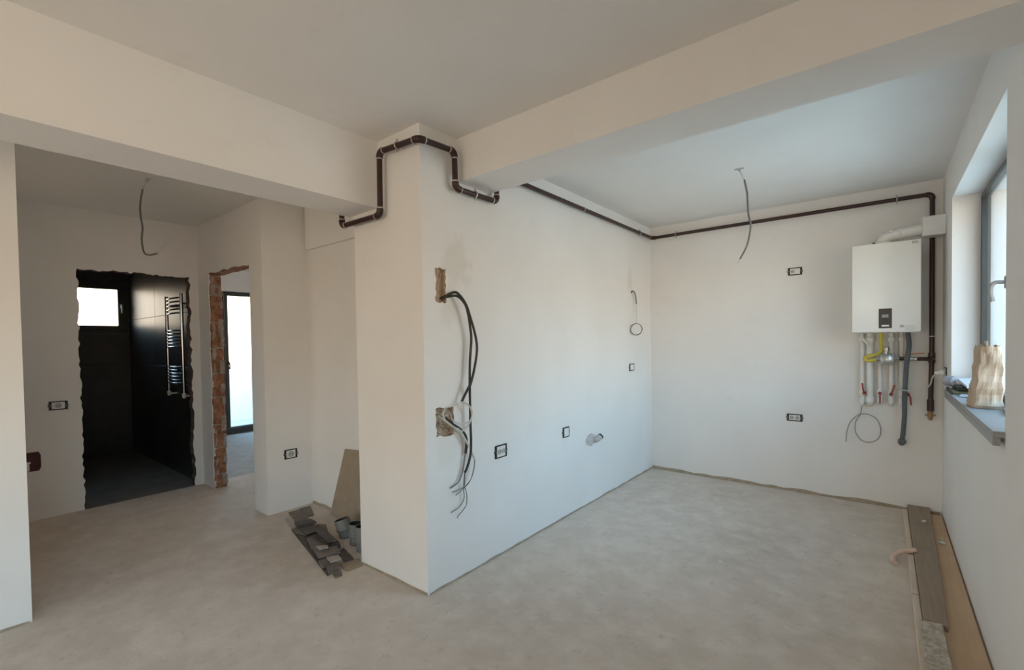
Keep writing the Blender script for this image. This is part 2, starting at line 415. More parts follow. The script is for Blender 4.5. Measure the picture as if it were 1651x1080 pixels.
# niche
struct('wall_niche_left', box(NB(), (XO-.11, 0, 0), (XO, E2+.12, H)), M_WALL, 'short white niche wall with one socket')
struct('wall_niche_back', box(NB(), (XO, E2, 0), (-PW, E2+.12, H)), M_WALL, 'white niche wall behind the grey pipe offcuts')
struct('trim_3', box(NB(), (-1.98, E2-.035, 2.262), (-PW, E2, H), .006), M_WALL, 'shallow plastered ledge high in the niche')
# beams
struct('trim_1', box(NB(), (-.702, REAR, 2.252), (-.389, 0, H)), M_WALL, 'deep white ceiling beam running to the column from the upper left')
struct('trim_2', box(NB(), (0, .2835, 2.394), (R, .576, H)), M_WALL, 'white ceiling beam from the partition to the right wall')
# far rooms
wall_plane('wall_facade', (FAC, 0, 0), (0, 1, 0), (0, 0, 1), (1, 0, 0), rect(-2.0, 4.3, -.2, H),
           [(rect(-.70, -.045, 1.63, 2.30), None), (rect(1.16, 2.75, .04, 2.30), None)], .3, [M_WALL, M_WALL], 'outer wall with bathroom window and balcony door')
struct('wall_bathroom_left', box(NB(), (FAC, -2.0, -.2), (XH-.1, -1.9, H)), M_TILEB)
struct('wall_bedroom_right', box(NB(), (XO-.2, .12, 0), (XO-.11, 4.3, H)), M_WALL)
struct('wall_bedroom_back', box(NB(), (FAC, 4.2, 0), (XO-.11, 4.3, H)), M_WALL)
bath_r = struct('wall_bathroom_right', box(NB(), (FAC, .004, -.012), (XH-.1, .0139, H)), M_GROUT, 'dark tiled bathroom wall behind the towel radiator')
zt = [-.012, .6, 1.2, 1.8, 2.4, H]
for x0 in (FAC, FAC+1.2, FAC+2.4):
    x1 = min(x0+1.2, XH-.1)
    for z0, z1 in zip(zt, zt[1:]):
        bm = box(NB(), (x0+.002, -.008+random.uniform(-.001, .001), z0+.002), (x1-.002, .004, z1-.002), .0008, 1)
        obj('tile', bm, M_TILEB, bath_r)
bath_b = struct('wall_bathroom_back', box(NB(), (FAC, -1.9, -.012), (FAC+.004, -.0, 1.60)), M_GROUT, 'dark tiled bathroom wall under the small window')
for y0, y1 in ((-1.9, -1.2), (-1.2, -.6), (-.6, -.010)):
    for z0, z1 in ((-.012, .6), (.6, 1.2), (1.2, 1.6)):
        obj('tile', box(NB(), (FAC+.004, y0+.002, z0+.002), (FAC+.016, y1-.002, z1-.002), .0008, 1), M_TILEB, bath_b)
obj('tile', box(NB(), (FAC+.001, -1.9, 2.34), (FAC+.016, -.012, H)), M_TILEB, bath_b)
obj('tile', box(NB(), (FAC+.001, -1.9, 1.602), (FAC+.016, -.712, 2.338)), M_TILEB, bath_b)
# edge strips where screed meets wall
def strip(name, p, q, nrm, h=.02, t=.012, lab=None):
    p, q, nrm = V3(p), V3(q), V3(nrm); n = max(4, int((q-p).length/.09)); bm = NB(); top = []; rows = []
    for i in range(n+1):
        c = p.lerp(q, i/n); hh = h*random.uniform(.55, 1.25); tt = t*random.uniform(.5, 1.3)
        rows.append([bm.verts.new(c+V3((0, 0, .0005))), bm.verts.new(c+nrm*tt+V3((0, 0, .0005))), bm.verts.new(c+nrm*tt*.6+V3((0, 0, hh))), bm.verts.new(c+V3((0, 0, hh)))])
    for A, B in zip(rows, rows[1:]):
        for k in range(4): bm.faces.new((A[k], A[(k+1) % 4], B[(k+1) % 4], B[k]))
    bm.faces.new(rows[0][::-1]); bm.faces.new(rows[-1])
    struct(name, bm, M_FOAM, lab)
strip('baseboard_back', (.01, D, 0), (R-.01, D, 0), (0, -1, 0), .026, .016, 'tan edge strip along the back wall')
strip('baseboard_partition', (0, .01, 0), (0, D-.02, 0), (1, 0, 0), .012, .009)
strip('baseboard_column', (-PW+.01, 0, 0), (-.005, 0, 0), (0, -1, 0), .012, .008)
strip('baseboard_niche', (XO+.01, E2, 0), (-PW-.01, E2, 0), (0, -1, 0), .022, .014)
strip('baseboard_left', (XL, -3.2, 0), (XL, YE-.01, 0), (1, 0, 0), .014, .009)

struct('floor_terrace_added', box(NB(), (XL-.5, REAR-3.8, -.25), (R+.3, REAR-.3, -.02)), M_TERR)  # unseen warm floor, added together with the overhang above it
struct('ceiling_sky_blocker', box(NB(), (XL-.5, REAR-3.6, H-.60), (R+.3, REAR-.3, H+.2)), M_WALL)  # unseen overhang added to keep blue sky out of the rear doors
struct('floor_bounce_slab', box(NB(), (R+.3, .2, .55), (R+5, 6.5, .75)), M_BOUNCE)  # unseen slab added below the kitchen window, bounces skylight up and hides warm ground
# ================================================================ WINDOWS AND GLAZED DOORS
def bar_frame(bm, org, U, Vv, Nn, u0, u1, v0, v1, wd, n0, n1):
    """four bars; n0..n1 is the depth range along N"""
    org, U, Vv, Nn = V3(org), V3(U), V3(Vv), V3(Nn)
    def q(a, b, c, d):
        pts = [org+U*u+Vv*v+Nn*n0 for u, v in ((a, c), (b, c), (b, d), (a, d))]; prism(bm, pts, Nn*(n1-n0), .003)
    q(u0, u0+wd, v0, v1); q(u1-wd, u1, v0, v1); q(u0+wd, u1-wd, v0, v0+wd); q(u0+wd, u1-wd, v1-wd, v1)
    return bm
def slab(org, U, Vv, Nn, u0, u1, v0, v1, n0, n1):
    org, U, Vv, Nn = V3(org), V3(U), V3(Vv), V3(Nn)
    return prism(NB(), [org+U*u+Vv*v+Nn*n0 for u, v in ((u0, v0), (u1, v0), (u1, v1), (u0, v1))], Nn*(n1-n0))
def window(name, org, U, Nn, u0, u1, v0, v1, sashes, label, fw=.05, sw=.05, handles=(), hm=None, n_in=0., depth=.06):
    Z = (0, 0, 1); o_, U_, N_ = V3(org), V3(U), V3(Nn)
    root = thing(name, o_+U_*((u0+u1)/2)+V3(Z)*v0, label, None); root['kind'] = 'structure'
    obj('window_frame', bar_frame(NB(), org, U, Z, Nn, u0+.002, u1-.002, v0+.002, v1-.002, fw, n_in-depth, n_in), M_FRAME, root)
    for a, b in sashes:
        s = obj('sash', bar_frame(NB(), org, U, Z, Nn, a, b, v0+fw-.01, v1-fw+.01, sw, n_in-depth+.012, n_in+.008), M_FRAME, root)
        obj('pane', slab(org, U, Z, Nn, a+sw-.005, b-sw+.005, v0+fw+sw-.015, v1-fw-sw+.015, n_in-depth+.028, n_in-depth+.034), M_GLASS, s)
    for (hu, hv) in handles:
        p = o_+U_*hu+V3(Z)*hv+N_*(n_in+.008)
        bm = NB(); box(bm, (-.014, -.032, 0), (.014, .032, .010), .004)
        for v in bm.verts: v.co = p+U_*v.co.x+V3(Z)*v.co.y+N_*v.co.z
        cyl(bm, p, p+N_*.03, .009, 12)
        tube(bm, spline([p+N_*.018, p+N_*.042+V3((0, 0, .001)), p+N_*.056-V3((0, 0, .016)), p+N_*.060-V3((0, 0, .050)), p+N_*.052-V3((0, 0, .098))], 6), .010, 10)
        obj('window_handle', bm, hm or M_ALU, root, True, 'curved lever handle')
    return root
WX = R+.143                                             # face of the kitchen window frame
window('window_1', (WX, 0, 0), (0, 1, 0), (-1, 0, 0), WIN[0], WIN[1], WIN[2]+.01, WIN[3], [(WIN[0]+.03, 1.757), (1.757, WIN[1]-.03)],
       'dark framed kitchen window recessed in the right wall', .030, .028, [(1.775, 1.70)], n_in=0., depth=.04)
window('window_2', (R+.15, 0, 0), (0, 1, 0), (-1, 0, 0), RWIN[0], RWIN[1], RWIN[2], RWIN[3], [(RWIN[0]+.04, -2.62), (-2.62, RWIN[1]-.04)], None, .05, .06)
window('window_3', (FAC+.020, 0, 0), (0, 1, 0), (1, 0, 0), -.71, -.011, 1.602, 2.338, [(-.665, -.06)],
       'small bright window high in the dark bathroom', .06, .072, [(-.100, 1.99)], M_WHITE, depth=.05)
window('door_1', (FAC-.03, 0, 0), (0, 1, 0), (1, 0, 0), 1.16, 2.75, .04, 2.30, [(1.20, 1.97), (1.97, 2.71)],
       'dark framed glazed balcony door past the brick doorway', .032, .046, [(1.235, 1.15)], M_BLACK, depth=.08)
window('door_2', (0, REAR-.05, 0), (1, 0, 0), (0, 1, 0), GLZ[0], GLZ[1], GLZ[2], GLZ[3], [(GLZ[0]+.04, .06), (.06, 1.03), (1.03, GLZ[1]-.04)], None, .055, .06)
window('window_hall_added', (0, -3.1, 0), (1, 0, 0), (0, 1, 0), HWIN_ADDED[0], HWIN_ADDED[1], HWIN_ADDED[2], HWIN_ADDED[3], [(HWIN_ADDED[0]+.04, HWIN_ADDED[1]-.04)], None, .05, .05)  # added window at the hall end, lets extra sky light into the hall
struct('trim_4', box(NB(), (FAC, 1.15, .0), (FAC+.012, 2.76, .10), .002), M_FRAME, 'dark threshold profile below the balcony door')
struct('wall_parapet', box(NB(), (-7.85, .3, -.25), (-7.7, 4.4, 1.0)), M_PARAPET, 'white balcony parapet outside the glazed door')
struct('wall_balcony_side', box(NB(), (-7.85, 3.2, -.25), (FAC-.3, 3.35, 1.0)), M_PARAPET)
# stone sill with a drip lip
s = thing('window_sill', (R, 1.757, WIN[2]), 'grey stone window sill with a dropped front lip', 'sill')
obj('sill_slab', box(NB(), (R-.034, WIN[0]-.01, WIN[2]-.015), (WX+.02, WIN[1]-.001, WIN[2]+.01), .002), M_SILL, s)
obj('sill_lip', box(NB(), (R-.034, WIN[0]-.01, WIN[2]-.046), (R-.012, WIN[1]-.001, WIN[2]-.0155), .002), M_SILL, s)

# ================================================================ GAS PIPE
def gas_pipe():
    root = thing('gas_pipe', (.045, .6, 2.34), 'long dark brown steel gas pipe stepping round column and beam to the boiler', 'pipe')
    r = .0165; o = .045
    P = [(-.722, -o, 2.50), (-.722, -o, 2.190), (-.312, -o, 2.188), (-.308, -o, 2.556), (o, -o, 2.536), (o, .222, 2.548), (o, .226, 2.334),
         (o, .598, 2.338), (o, .600, 2.526), (o, D-o, 2.527), (2.303, D-o, 2.533), (2.303, D-o, 1.243), (2.296, D-o, .835)]
    P = [V3(p) for p in P]; er = .038
    cuts = []
    for i, p in enumerate(P):
        if 0 < i < len(P)-2:
            d0 = (P[i-1]-p).normalized(); d1 = (P[i+1]-p).normalized()
            a, b = p+d0*er, p+d1*er; cuts.append((a, b))
            arc = [a.lerp(p, t)*(1-t)+p.lerp(b, t)*t for t in [k/8 for k in range(9)]]
            e = obj('elbow', tube(NB(), arc, r*1.22, 14), M_PIPE, root, True)
            for q, d in ((a, d0), (b, d1)):
                if abs(q.x) < 1.5 and q.y < 1: obj('weld_ring', cyl(NB(), q-d*.0005, q+d*.006, r*1.16, 14), M_RING, e, True)
        else: cuts.append((p, p))
    for i in range(len(P)-1):
        obj('pipe_run', cyl(NB(), cuts[i][1], cuts[i+1][0], r, 14), M_PIPE, root, True)
    # tee sleeve, end socket and brass end piece below
    obj('tee_sleeve', cyl(NB(), (2.303, D-o, 1.21), (2.303, D-o, 1.29), .022, 14), M_PIPE, root, True)
    obj('end_socket', cyl(NB(), (2.2965, D-o, .83), (2.296, D-o, .92), .022, 14), M_PIPE, root, True)
    bm = lathe(NB(), [(0, 0), (.016, 0), (.017, .05), (.012, .055), (.012, .072), (0, .072)], (2.295, D-o, .828), (0, 0, -1), 8)
    cyl(bm, (2.262, D-o, .795), (2.328, D-o, .795), .005, 8); obj('end_plug', bm, M_BRASS, root, label='brass end plug')
    for z in (1.243, 1.42): obj('weld_ring', cyl(NB(), (2.303, D-o, z-.004), (2.303, D-o, z+.004), r*1.42 if z < 1.3 else r*1.16, 14), M_RING, root, True)
    # clamps
    def clamp(c, ax, wall):
        c, ax, wall = V3(c), V3(ax), V3(wall); side = ax.cross(wall)
        bm = NB(); ring = [c+(wall*math.cos(t)+side*math.sin(t))*(r+.002) for t in [2*math.pi*k/18 for k in range(18)]]
        ring.append(ring[0]); tube(bm, ring, .0045, 6)
        for s_ in (-1, 1): prism(bm, [c+side*s_*(r+.001)+ax*a_+wall*b_ for a_, b_ in ((-.006, -.003), (.006, -.003), (.006, .003), (-.006, .003))], side*s_*.018)
        cyl(bm, c+wall*r, c+wall*(o-.0005), .004, 8)
        obj('pipe_clamp', bm, M_STEEL, root, True, 'zinc pipe clamp')
    clamp((-.140, -o, 2.547), (1, 0, 0), (0, 1, 0)); clamp((o, .395, 2.336), (0, 1, 0), (-1, 0, 0))
    clamp((o, 2.86, 2.527), (0, 1, 0), (-1, 0, 0)); clamp((.30, D-o, 2.528), (1, 0, 0), (0, 1, 0))
    clamp((2.09, D-o, 2.532), (1, 0, 0), (0, 1, 0))
    for y in (1.72,): obj('weld_ring', cyl(NB(), (o, y-.004, 2.527), (o, y+.004, 2.527), r*1.15, 14), M_RING, root, True)
    # branch to the regulator
    obj('branch_pipe', tube(NB(), spline([(2.303, D-.06, 1.243), (2.300, D-.085, 1.243), (2.288, D-.108, 1.243), (2.27, D-.115, 1.243), (2.247, D-.115, 1.243)], 4), .015, 12), M_PIPE, root, True)
gas_pipe()

# ================================================================ BOILER AND ITS PIPES
def boiler():
    x0, x1, z0, z1, yf = 1.806, 2.2275, 1.455, 2.155, D-.30
    root = thing('wall_boiler', ((x0+x1)/2, D, z0), 'white wall-hung gas boiler with a small dark control panel', 'boiler')
    obj('casing', box(NB(), (x0+.002, yf+.02, z0), (x1-.002, D-.001, z1), .004), M_BOILER, root)
    obj('front_cover', box(NB(), (x0, yf, z0+.004), (x1, yf+.0195, z1), .005, 3), M_BOILER, root, True)
    p = obj('control_panel', box(NB(), (1.977, yf-.004, 1.489), (2.057, yf+.001, 1.642), .002), M_PANEL, root, label='dark control panel')
    obj('display', box(NB(), (1.996, yf-.0055, 1.572), (2.036, yf-.0035, 1.596)), M_LCD, p)
    for i in range(2):
        for j in range(2): obj('button', lathe(NB(), [(.006, 0), (.006, .002), (.004, .003), (0, .003)], (2.005+i*.022, yf-.004, 1.556-j*.018), (0, -1, 0), 12), M_BLACK, p, True)
    obj('brand_plate', box(NB(), (1.995, yf-.0055, 1.502), (2.039, yf-.0035, 1.514)), M_WHITE, p)
    for i in range(2): obj('print_mark', bar_frame(NB(), (2.176+i*.018, yf, 2.128), (1, 0, 0), (0, 0, 1), (0, -1, 0), 0, .013, 0, .016, .002, -.001, .0012), M_PRINT, root)
    st = obj('info_sticker', box(NB(), (2.10, yf-.0012, 1.459), (2.215, yf+.001, 1.516)), M_WHITE, root)
    obj('sticker_code', box(NB(), (2.105, yf-.002, 1.493), (2.128, yf-.001, 1.510)), M_PRINT, st)
    for k in range(5): obj('sticker_line', box(NB(), (2.134, yf-.002, 1.466+k*.009), (2.134+random.uniform(.05, .078), yf-.001, 1.468+k*.009)), M_PRINT, st)
boiler()
def flue():
    root = thing('flue_pipe', (2.03, 3.08, 2.155), 'white flue pipe bending from the boiler top into the right wall', 'flue')
    y = 3.085
    obj('flue_collar', lathe(NB(), [(0, 0), (.062, 0), (.062, .022), (.052, .028), (0, .028)], (2.0, y, 2.155), (0, 0, 1), 24), M_WHITE, root, True)
    arc = [(2.0, y, 2.165), (2.004, y, 2.19), (2.02, y, 2.212), (2.05, y, 2.226), (2.09, y, 2.233), (2.14, y, 2.238), (2.245, y, 2.246)]
    obj('flue_bend', tube(NB(), spline(arc, 5), .042, 20), M_WHITE, root, True)
    obj('sealing_ring', lathe(NB(), [(.043, 0), (.048, .002), (.048, .012), (.043, .014)], (2.10, y, 2.2345), (1, 0, .06), 20), M_WHITE, root, True)
    obj('wall_sleeve', box(NB(), (2.236, y-.07, 2.184), (R-.001, y+.06, 2.330), .004), M_WHITE, root)
    obj('sampling_cap', lathe(NB(), [(.012, 0), (.012, .014), (.006, .018), (0, .018)], (2.05, y-.034, 2.248), (0, -.8, .6), 12), M_WHITE, root, True)
    root2 = thing('boiler_top_port', (1.905, 3.04, 2.155), 'low white pipe fitting beside the flue on the boiler top', 'fitting')
    obj('port_body', lathe(NB(), [(0, 0), (.034, 0), (.034, .014), (.026, .022), (0, .022)], (1.905, 3.04, 2.155), (0, 0, 1), 18), M_WHITE, root2, True)
    obj('port_screw', cyl(NB(), (1.945, 2.985, 2.155), (1.945, 2.985, 2.170), .008, 10), M_BLACK, root2, True)
flue()
def lever(bm, p, pts, wd=.012):
    """flat strip following pts with a round head at p"""
    cyl(bm, V3(p)+V3((0, .012, 0)), V3(p)-V3((0, .004, 0)), .013, 12)
    P = [V3(q) for q in pts]
    for a, b in zip(P, P[1:]):
        d = (b-a).normalized(); s = d.cross(V3((0, 1, 0)))
        if s.length < .1: s = V3((1, 0, 0))
        s = s.normalized()*wd/2
        prism(bm, [a-s, a+s, b+s, b-s], (0, -.003, 0))
    return bm
def water_pipe(x, ztop, zbot, r, label, lev=None, nut=True, bulge=True, mats=M_WHITE):
    root = thing('water_pipe', (x, D-.04, zbot), label, 'pipe', 'white water pipes under the boiler'); y = D-.04
    obj('pipe_run', cyl(NB(), (x, y, zbot+.03), (x, y, ztop), r, 16), mats, root, True)
    if bulge: obj('union_nut', lathe(NB(), [(r, 0), (r*1.5, .006), (r*1.6, .035), (r*1.1, .045), (r, .045)], (x, y, ztop-.075), (0, 0, 1), 12), mats, root)
    f = lathe(NB(), [(r, 0), (r*1.35, .004), (r*1.35, .05), (r, .055)], (x, y, zbot+.02), (0, 0, 1), 14)
    tube(f, [(x, y, zbot+.05), (x, y, zbot+.025), (x, y+.012, zbot+.012), (x, D-.0005, zbot+.008)], r, 12); obj('wall_elbow', f, mats, root, True)
    if lev:
        p, pts = lev
        v = obj('valve_body', lathe(NB(), [(r*1.1, 0), (r*1.5, .008), (r*1.6, .03), (r*1.5, .05), (r*1.1, .058)], (x, y, p[2]-.03), (0, 0, 1), 12), mats, root, True)
        obj('valve_lever', lever(NB(), p, pts), M_RED, v, label='dark red valve lever')
    return root
yl = D-.085
water_pipe(1.866, 1.452, .838, .014, 'slim white pipe with a side lever, leftmost under the boiler', ((1.882, D-.07, .950), [(1.882, yl, .950), (1.872, yl-.005, .985), (1.868, yl-.005, 1.035)]))
wp = water_pipe(1.918, 1.452, .850, .0235, 'thickest white pipe under the boiler, without lever')
obj('bridge_tube', tube(NB(), spline([(1.866, D-.052, 1.432), (1.872, D-.068, 1.405), (1.90, D-.074, 1.372), (1.916, D-.062, 1.335)], 5), .011, 10), M_WHITE, wp, True)
water_pipe(1.984, 1.20, .850, .014, 'white pipe below the regulator with its red lever pointing straight down', ((1.984, yl+.012, .955), [(1.984, yl, .955), (1.984, yl-.006, .92), (1.984, yl-.006, .872)]), bulge=False)
water_pipe(2.056, 1.452, .850, .015, 'white pipe with a red lever pointing up, beside the grey hose', ((2.056, yl+.012, .950), [(2.056, yl, .950), (2.066, yl-.006, .985), (2.076, yl-.006, 1.028)]))
water_pipe(2.120, 1.452, .850, .014, 'white pipe half hidden by the grey hose, lever bent down', ((2.160, D-.07, .956), [(2.160, yl, .956), (2.174, yl-.004, .935), (2.180, yl-.004, .872)]))
# yellow gas hose and regulator
cable('gas_hose', [(1.992, D-.13, 1.456), (1.990, D-.125, 1.41), (1.990, D-.115, 1.36), (1.998, D-.105, 1.32), (1.985, D-.105, 1.292), (1.940, D-.125, 1.270), (1.905, D-.135, 1.262),
                   (1.886, D-.135, 1.245), (1.900, D-.135, 1.227), (1.930, D-.135, 1.228), (1.960, D-.135, 1.235)], .0135, M_YELLOW,
      'yellow corrugated gas hose curling from the boiler into the regulator', 'hose', n=12)
def regulator():
    root = thing('gas_regulator', (2.03, D-.115, 1.19), 'silver gas pressure regulator below the boiler', 'regulator'); y = D-.115
    obj('regulator_body', lathe(NB(), [(0, 0), (.034, 0), (.046, .006), (.046, .020), (.040, .024), (.040, .034), (.046, .038), (.046, .050), (.030, .064), (0, .066)], (2.032, y+.01, 1.237), (0, -1, 0), 24), M_STEEL, root, True)
    obj('regulator_block', box(NB(), (1.990, y-.028, 1.192), (2.076, y+.020, 1.282), .012, 3), M_STEEL, root, True)
    obj('adjuster_cap', lathe(NB(), [(.013, 0), (.013, .026), (.019, .028), (.019, .052), (.012, .058), (0, .058)], (2.024, y-.01, 1.280), (0, 0, 1), 16), M_STEEL, root, True)
    obj('inlet_nut', cyl(NB(), (1.962, y-.02, 1.236), (1.997, y-.02, 1.240), .018, 6), M_STEEL, root)
    obj('outlet_nut', cyl(NB(), (2.068, y, 1.243), (2.104, y, 1.243), .019, 6), M_STEEL, root)
regulator()
def gas_cock():
    root = thing('gas_cock', (2.15, D-.115, 1.243), 'gas stopcock with an orange lever between regulator and brown pipe', 'valve'); y = D-.115
    obj('cock_nipple', cyl(NB(), (2.104, y, 1.243), (2.132, y, 1.243), .015, 12), M_PIPE, root, True)
    obj('cock_body', lathe(NB(), [(.013, 0), (.019, .004), (.019, .020), (.015, .026), (.020, .040), (.015, .056), (.019, .062), (.019, .078), (.013, .082)], (2.132, y, 1.243), (1, 0, 0), 16), M_STEEL, root, True)
    obj('cock_nipple', cyl(NB(), (2.214, y, 1.243), (2.246, y, 1.243), .015, 12), M_PIPE, root, True)
    obj('cock_stem', cyl(NB(), (2.17, y, 1.255), (2.17, y, 1.276), .007, 10), M_STEEL, root, True)
    bm = prism(NB(), [(2.128, y-.008, 1.270), (2.19, y-.008, 1.277), (2.255, y-.008, 1.283), (2.255, y+.008, 1.283), (2.19, y+.008, 1.277), (2.128, y+.008, 1.270)], (0, 0, .009))
    obj('cock_lever', bm, M_ORANGE, root, label='orange lever')
gas_cock()
def drain_hose():
    root = thing('drain_hose', (2.123, D-.09, .552), 'dark grey condensate hose hanging from the boiler to a wall socket', 'hose')
    pts = [(2.156, D-.12, 1.456), (2.163, D-.12, 1.39), (2.163, D-.145, 1.33), (2.152, D-.16, 1.24), (2.146, D-.145, 1.135), (2.138, D-.115, .935), (2.138, D-.10, .785), (2.130, D-.09, .64), (2.124, D-.085, .585)]
    obj('hose_body', tube(NB(), spline(pts, 14), .0165, 14, .03), M_HOSE, root, True)
    b = lathe(NB(), [(.017, 0), (.026, .004), (.028, .028), (.024, .034), (0, .034)], (2.124, D-.085, .592), (0, 0, -1), 16)
    tube(b, [(2.124, D-.085, .575), (2.122, D-.07, .558), (2.12, D-.001, .552)], .022, 14); obj('hose_socket', b, M_HOSE, root, True)
drain_hose()
# loose sensor wire loop below the boiler
lp = [(1.869, D-.001, .868), (1.863, D-.02, .855), (1.857, D-.02, .777), (1.820, D-.02, .690), (1.822, D-.02, .60), (1.860, D-.02, .540), (1.916, D-.02, .528), (1.972, D-.02, .565), (1.990, D-.02, .640),
      (1.965, D-.022, .725), (1.907, D-.024, .765), (1.844, D-.026, .758), (1.785, D-.024, .690), (1.760, D-.022, .60), (1.753, D-.022, .513)]
cable('sensor_wire', lp, .0028, M_CGREY, 'thin grey wire hanging in a big loop below the boiler', 'wire', k=8)
obj('wire_screw', tube(NB(), [(1.862, D, .872), (1.880, D-.02, .876), (1.884, D-.012, .862)], .004, 6), M_BLACK, None, True, 'small black wall plug above the thin wire loop', 'wall plug')

# ================================================================ SOCKETS AND SWITCHES
def outlet(org, U, Nn, wd, hg, label, kind, group='bare wall sockets in black frames'):
    """org: centre on the wall. kind: list of modules 'schuko' | 'rocker' | 'blank'"""
    o, U, Nn = V3(org), V3(U), V3(Nn); Z = V3((0, 0, 1))
    root = thing('wall_socket', o, label, 'socket', group)
    def T(bm):
        for v in bm.verts: v.co = o+U*v.co.x+Z*v.co.y+Nn*v.co.z
        return bm
    bm = NB()
    a, b = wd/2, hg/2; fx = wd*.13+.002; fy = .009
    box(bm, (-a, -b, 0), (-a+fx, b, .007), .003); box(bm, (a-fx, -b, 0), (a, b, .007), .003)
    box(bm, (-a+fx-.002, -b, 0), (a-fx+.002, -b+fy, .0065), .002); box(bm, (-a+fx-.002, b-fy, 0), (a-fx+.002, b, .0065), .002)
    for s_ in (-1, 1): cyl(bm, (s_*(a+.001), 0, 0), (s_*(a+.001), 0, .006), .006, 10)
    obj('mounting_frame', T(bm), M_BLACK, root)
    for s_ in (-1, 1): obj('frame_screw', T(cyl(NB(), (s_*(a-fx/2), 0, .007), (s_*(a-fx/2), 0, .009), .0035, 10)), M_STEEL, root)
    n = len(kind); iw = (wd-2*fx)/n
    for i, k in enumerate(kind):
        cx = -wd/2+fx+iw*(i+.5); h2 = b-fy
        if k == 'schuko':
            m_ = obj('socket_insert', T(box(NB(), (cx-iw/2+.0008, -h2, .0005), (cx+iw/2-.0008, h2, .008), .0015)), M_WHITE, root)
            rr = min(iw, 2*h2)*.40
            obj('socket_well', T(lathe(NB(), [(rr, 0), (rr, .0035), (rr*.9, .004), (rr*.88, .001), (0, .001)], (cx, 0, .0078), (0, 0, 1), 20)), M_GREYPL, m_, True)
            for s_ in (-1, 1): obj('pin_hole', T(cyl(NB(), (cx+s_*rr*.45, 0, .0085), (cx+s_*rr*.45, 0, .0096), rr*.14, 8)), M_BLACK, m_)
        elif k == 'rocker':
            obj('rocker', T(box(NB(), (cx-iw/2+.0008, -h2, .0005), (cx+iw/2-.0008, h2, .011), .003)), M_WHITE, root)
        else:
            obj('blank_insert', T(box(NB(), (cx-iw/2+.0008, -h2, .0005), (cx+iw/2-.0008, h2, .007), .001)), M_WHITE, root)
    return root
outlet((XH, -1.065, .941), (0, 1, 0), (1, 0, 0), .118, .074, 'white single socket in a black frame beside the bathroom opening', ['blank', 'schuko', 'blank'][1:2])
outlet((XO, .200, .482), (0, 1, 0), (1, 0, 0), .112, .082, 'white socket in a black frame low in the niche', ['schuko'])
outlet((0, .650, .695), (0, 1, 0), (1, 0, 0), .122, .088, 'double socket in a black frame right of the hanging cables', ['schuko', 'schuko'])
outlet((0, 1.467, .689), (0, 1, 0), (1, 0, 0), .094, .084, 'narrow switch in a black frame left of the drain stub', ['rocker'])
outlet((0, 2.733, 1.147), (0, 1, 0), (1, 0, 0), .112, .074, 'small switch below the coiled wire near the corner', ['rocker'])
outlet((1.373, D, 2.032), (1, 0, 0), (0, -1, 0), .112, .070, 'upper socket on the back wall, high left of the boiler', ['schuko', 'blank'])
outlet((1.367, D, .686), (1, 0, 0), (0, -1, 0), .126, .066, 'lower double socket on the back wall', ['schuko', 'schuko'])
outlet((R, 2.99, 1.150), (0, 1, 0), (-1, 0, 0), .118, .078, 'socket on the right wall holding the white boiler plug', ['schuko'])
# boiler plug and lead
def plug():
    root = thing('power_plug', (R-.01, 2.99, 1.15), 'white plug and lead from the boiler to the right wall socket', 'plug')
    obj('plug_body', lathe(NB(), [(0, 0), (.019, 0), (.019, .018), (.015, .026), (.012, .045), (.008, .052), (0, .052)], (R-.0125, 2.99, 1.15), (-1, 0, -.15), 16), M_WHITE, root, True)
    cable('plug_lead', [(R-.058, 2.992, 1.138), (2.295, 3.02, 1.105), (2.285, 3.05, 1.05), (2.25, 3.075, 1.005), (2.20, 3.085, .990), (2.15, 3.088, .994), (2.11, 3.11, 1.0), (2.095, 3.14, 1.03), (2.092, 3.175, 1.08), (2.092, 3.20, 1.2), (2.092, 3.20, 1.453)], .0045, M_CWHITE, parent=root, n=8)
plug()
# red junction box at the hall wall
def red_box():
    root = thing('junction_box', (XH, -1.23, .49), 'dark red junction box with a white clip beside the left wall end', 'junction box')
    y0, y1, z0, z1 = -1.335, -1.181, .412, .570
    bm = prism(NB(), [(XH, y0, z0), (XH, y1-.012, z0), (XH, y1, z0+.03), (XH, y1, z1-.03), (XH, y1-.012, z1), (XH, y0, z1)], (.006, 0, 0)); obj('box_rim', bm, M_REDBOX, root)
    obj('box_back', box(NB(), (XH+.004, y0+.02, z0+.02), (XH+.009, y1-.022, z1-.02), .002), M_REDBOX, root)
    bm = box(NB(), (XH+.008, -1.268, .418), (XH+.016, -1.250, .485), .002); box(bm, (XH+.008, -1.276, .480), (XH+.017, -1.243, .494), .002); obj('clip', bm, M_WHITE, root, label='white plastic clip')
red_box()

# ================================================================ CABLES AT THE PARTITION
CA = [(-0.03, 0.165, 1.69), (0.03, 0.21, 1.725), (0.05, 0.242, 1.707), (0.06, 0.284, 1.652), (0.06, 0.315, 1.585), (0.065, 0.351, 1.479), (0.065, 0.366, 1.386), (0.06, 0.346, 1.271), (0.06, 0.31, 1.177), (0.05, 0.299, 1.153), (0.04, 0.252, 1.075)]
CB = [(-0.03, 0.160, 1.685), (0.0, 0.19, 1.70), (0.04, 0.231, 1.703), (0.05, 0.283, 1.66), (0.05, 0.309, 1.601), (0.05, 0.324, 1.525), (0.045, 0.338, 1.448), (0.045, 0.323, 1.31), (0.045, 0.318, 1.18), (0.04, 0.323, 1.116), (0.04, 0.323, 0.94), (0.04, 0.326, 0.825), (0.035, 0.323, 0.737), (0.03, 0.295, 0.663), (0.03, 0.276, 0.641)]
CC = [(-0.03, 0.180, 0.977), (0.012, 0.208, 0.94), (0.02, 0.25, 0.91), (0.025, 0.293, 0.864), (0.025, 0.301, 0.81), (0.02, 0.298, 0.753)]
